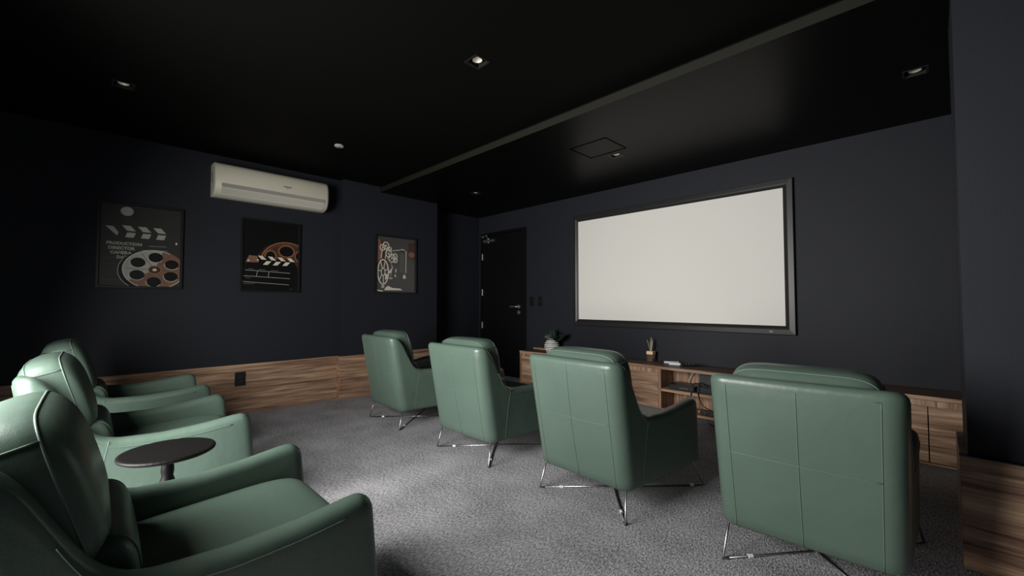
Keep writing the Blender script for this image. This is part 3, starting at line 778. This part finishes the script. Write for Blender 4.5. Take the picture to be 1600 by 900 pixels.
def art2(a):
    w, h = a.w, a.h
    a.poly([(0.10, 0.34), (0.20, 0.46), (0.26, 0.50), (0.30, 0.36), (0.2, 0.3)], 9); a.poly([(0.15, 0.35), (0.21, 0.43), (0.26, 0.45), (0.28, 0.34)], DB)
    cx, cz = w-0.115, 0.29
    a.ell(cx, cz, 0.26, 0.235, DB, n=40); a.arc(cx, cz, 0.257, 0.232, 0.008, OR, 20, 180); a.arc(cx, cz, 0.235, 0.21, 0.004, BR, 20, 180)
    for (hx_, hz_, rx, rz) in ((cx-0.005, cz+0.135, 0.075, 0.060), (cx-0.16, cz+0.07, 0.050, 0.060), (cx+0.13, cz+0.09, 0.045, 0.055)):
        a.ell(hx_, hz_, rx, rz, D); a.arc(hx_, hz_, rx, rz, 0.006, OR, 0, 360); a.arc(hx_, hz_, rx+0.012, rz+0.012, 0.004, BR, 0, 360)
    a.poly([(0, 0), (w, 0), (w, 0.24), (w-0.04, 0.31), (0.05, 0.375), (0.02, 0.29), (0, 0.28)], D)
    a.poly([(0.025, 0.285), (0.145, 0.29), (0.130, 0.355), (0.055, 0.36)], PBRI); a.ell(0.05, 0.305, 0.010, 0.008, W_); a.ell(0.135, 0.315, 0.008, 0.008, W_)
    for i in range(4):
        x = 0.135+i*0.093
        a.poly([(x, 0.360-i*0.002), (x+0.042, 0.360-i*0.002), (x+0.082, 0.322-i*0.002), (x+0.035, 0.322-i*0.002)], W_)
        if i: a.poly([(x-0.045, 0.268), (x, 0.268), (x+0.035, 0.308), (x-0.012, 0.308)], W_)
    a.line((0.02, 0.205), (w-0.08, 0.190), 0.004, G); a.line((0.01, 0.145), (w-0.08, 0.130), 0.004, G); a.line((0, 0.085), (w-0.09, 0.062), 0.004, G)
    a.line((0.125, 0.142), (0.135, 0.203), 0.004, G); a.line((0.235, 0.138), (0.242, 0.200), 0.004, G)
    for x, z, L in ((0.05, 0.214, 0.055), (0.145, 0.211, 0.07), (0.26, 0.206, 0.08), (0.03, 0.122, 0.045), (0.01, 0.060, 0.10)):
        for k in range(int(L/0.011)): a.poly([(x+k*0.011, z), (x+k*0.011+0.007, z), (x+k*0.011+0.007, z+0.009), (x+k*0.011, z+0.009)], G2)
    for k in range(4): a.poly([(w-0.085+k*0.009, 0.012), (w-0.080+k*0.009, 0.012), (w-0.080+k*0.009, 0.017), (w-0.085+k*0.009, 0.017)], G2)
PBRI = BR
def art3(a):
    w, h = a.w, a.h
    a.poly([(0, h*0.42), (0.11, h*0.55), (0.10, h*0.9), (0, h)], DB); a.poly([(0, h*.5), (0.055, h*.6), (0.05, h*.92), (0, h)], BR)
    a.poly([(w-0.10, h*.93), (w, h*.95), (w, h*0.60), (w-0.10, h*0.64)], DB); a.ell(w-0.05, h*0.71, 0.045, 0.040, BR)
    # film gate and arched cover
    a.poly([(0.305, h*0.36), (0.405, h*0.36), (0.405, h*0.74), (0.305, h*0.74)], S3); a.poly([(0.315, h*0.37), (0.385, h*0.37), (0.385, h*0.72), (0.315, h*0.72)], G2)
    a.line((0.408, h*0.36), (0.408, h*0.75), 0.009, W_); a.arc(0.355, h*0.73, 0.055, 0.045, 0.012, W_, 0, 130); a.line((0.21, h*0.755), (0.345, h*0.79), 0.012, G)
    for i in range(4): a.poly([(0.325+i*0.020, h*.755), (0.337+i*0.020, h*.755), (0.337+i*0.020, h*.785), (0.325+i*0.020, h*.785)], D)
    # rollers and lens
    for (x, z, r) in ((0.12, .84, .040), (0.075, .80, .034), (0.16, .70, .040), (0.205, .62, .045), (0.25, .66, .030), (0.175, .78, .022), (0.255, .585, .026)):
        a.arc(x, h*z, r, r*1.1, 0.012, W_, 0, 360); a.ell(x, h*z, r*0.4, r*0.4, G)
    a.line((0.055, h*0.60), (0.07, h*0.78), 0.012, W_); a.line((0.11, h*0.60), (0.14, h*0.82), 0.010, W_)
    a.poly([(0.16, h*0.33), (0.20, h*0.36), (0.225, h*0.48), (0.17, h*0.38)], W_); a.poly([(0.11, h*.22), (0.145, h*.24), (0.145, h*.31), (0.12, h*.34)], W_)
    a.line((0.262, h*0.36), (0.262, h*0.43), 0.014, W_); a.ell(0.255, h*0.30, 0.010, 0.018, W_); a.ell(0.19, h*0.25, 0.030, 0.010, G)
    # big spoked wheel
    cx, cz, rx, rz = 0.085, h*0.36, 0.072, 0.155
    a.arc(cx, cz, rx, rz, 0.016, W_, 0, 360, n=36); a.arc(cx, cz, rx*0.35, rz*0.3, 0.010, W_, 0, 360)
    for k in range(7):
        an = 2*PI*k/7+0.3; a.line((cx+rx*.3*math.cos(an), cz+rz*.3*math.sin(an)), (cx+rx*math.cos(an), cz+rz*math.sin(an)), 0.010, W_)
    a.arc(cx+0.06, cz+0.05, 0.06, 0.125, 0.008, G, -60, 100)
    a.ell(0.385, h*0.285, 0.022, 0.024, W_); a.line((0.385, h*0.30), (0.38, h*0.34), 0.008, W_)
    a.poly([(0.06, h*0.07), (0.10, h*0.07), (0.105, h*0.15), (0.07, h*0.15)], G)
    a.poly([(0.10, h*0.03), (0.36, h*0.035), (0.33, h*0.065), (0.21, h*0.075), (0.155, h*0.11), (0.12, h*0.08)], W_)
    a.poly([(0.0, h*0.02), (0.085, h*0.005), (0.085, h*0.02), (0, h*0.04)], W_)
poster(XL, -0.005, 0.570, 1.250, 1.995, (K, art1), 'framed poster of a silver film reel over a clapperboard reading PRODUCTION, DIRECTOR, CAMERA')
poster(XL, 1.040, 1.605, 1.235, 1.992, (D, art2), 'framed black poster of a clapperboard with an orange glowing film reel, below the air conditioner')
poster(XP, 2.460, 3.038, 1.240, 1.975, (S3, art3), 'framed poster of a vintage film projector in cream and brown, nearest the door')

# ------------------------------------------------------------ wall plates
def plate(name, label, cat, loc, rz, w_, h_, sockets):
    t = thing(name, label, cat, loc, rz)
    obj('cover_plate', bx(-w_/2, w_/2, -0.009, 0, -h_/2, h_/2), mat('plate_black', (0.006, 0.006, 0.007), 0.35), t, bevel=0.002)
    bm = bmesh.new()
    for z in sockets: box(bm, -w_*0.26, w_*0.26, -0.0115, -0.008, z-0.019, z+0.019)
    obj('insert', bm, mat('plate_dark_grey', (0.012, 0.012, 0.013), 0.25), t, bevel=0.001)
plate('power_outlet', 'black power outlet set in the wooden wainscot of the left wall', 'outlet', (XL+0.023, 1.055, 0.352), PI/2, 0.092, 0.135, (0.024, -0.024))
plate('light_switch', 'black light switch plate nearer the black door', 'light switch', (-4.075, YS, 1.14), 0, 0.085, 0.13, (0.024, -0.024))
plate('light_switch', 'black light switch plate nearer the projection screen', 'light switch', (-3.915, YS, 1.14), 0, 0.085, 0.13, (0.0,))

# ------------------------------------------------------------ ceiling lights, all switched off
BULB = mat('lamp_reflector', (0.80, 0.76, 0.64), 0.3, 0.3)
DLB = mat('downlight_black', (0.012, 0.012, 0.012), 0.4)
def downlight(x, y, z, label):
    t = thing('downlight', label, 'ceiling light', (x, y, z)); a = 0.047; o_ = 0.058
    bm = bmesh.new()
    for q in ((-o_, o_, -o_, -a), (-o_, o_, a, o_), (-o_, -a, -a, a), (a, o_, -a, a)): box(bm, *q, -0.003, -0.0003)
    for q in ((-a-.002, a+.002, -a-.002, -a), (-a-.002, a+.002, a, a+.002), (-a-.002, -a, -a, a), (a, a+.002, -a, a)): box(bm, *q, -0.0003, 0.07)
    box(bm, -a-.002, a+.002, -a-.002, a+.002, 0.07, 0.073)
    obj('housing', bm, DLB, t)
    obj('lamp', lt([(0.012, 0.060), (0.031, 0.018), (0.030, 0.010), (0.026, 0.010), (0.020, 0.018), (0.006, 0.026)], 24), BULB, t)
for q in LIGHTS: downlight(*q)
t = thing('ceiling_sensor', 'small flat pale ceiling disc left of the lowered ceiling, above the armchairs', 'ceiling sensor', (-3.869, 1.574, ZC))
obj('disc', lt([(0.040, -0.0005), (0.042, -0.008), (0.036, -0.014), (0.012, -0.018)], 24), mat('sensor_grey', (0.35, 0.35, 0.34), 0.5), t)
obj('sensor_tip', lt([(0.008, -0.018), (0.006, -0.024)], 12), BLACK, t)
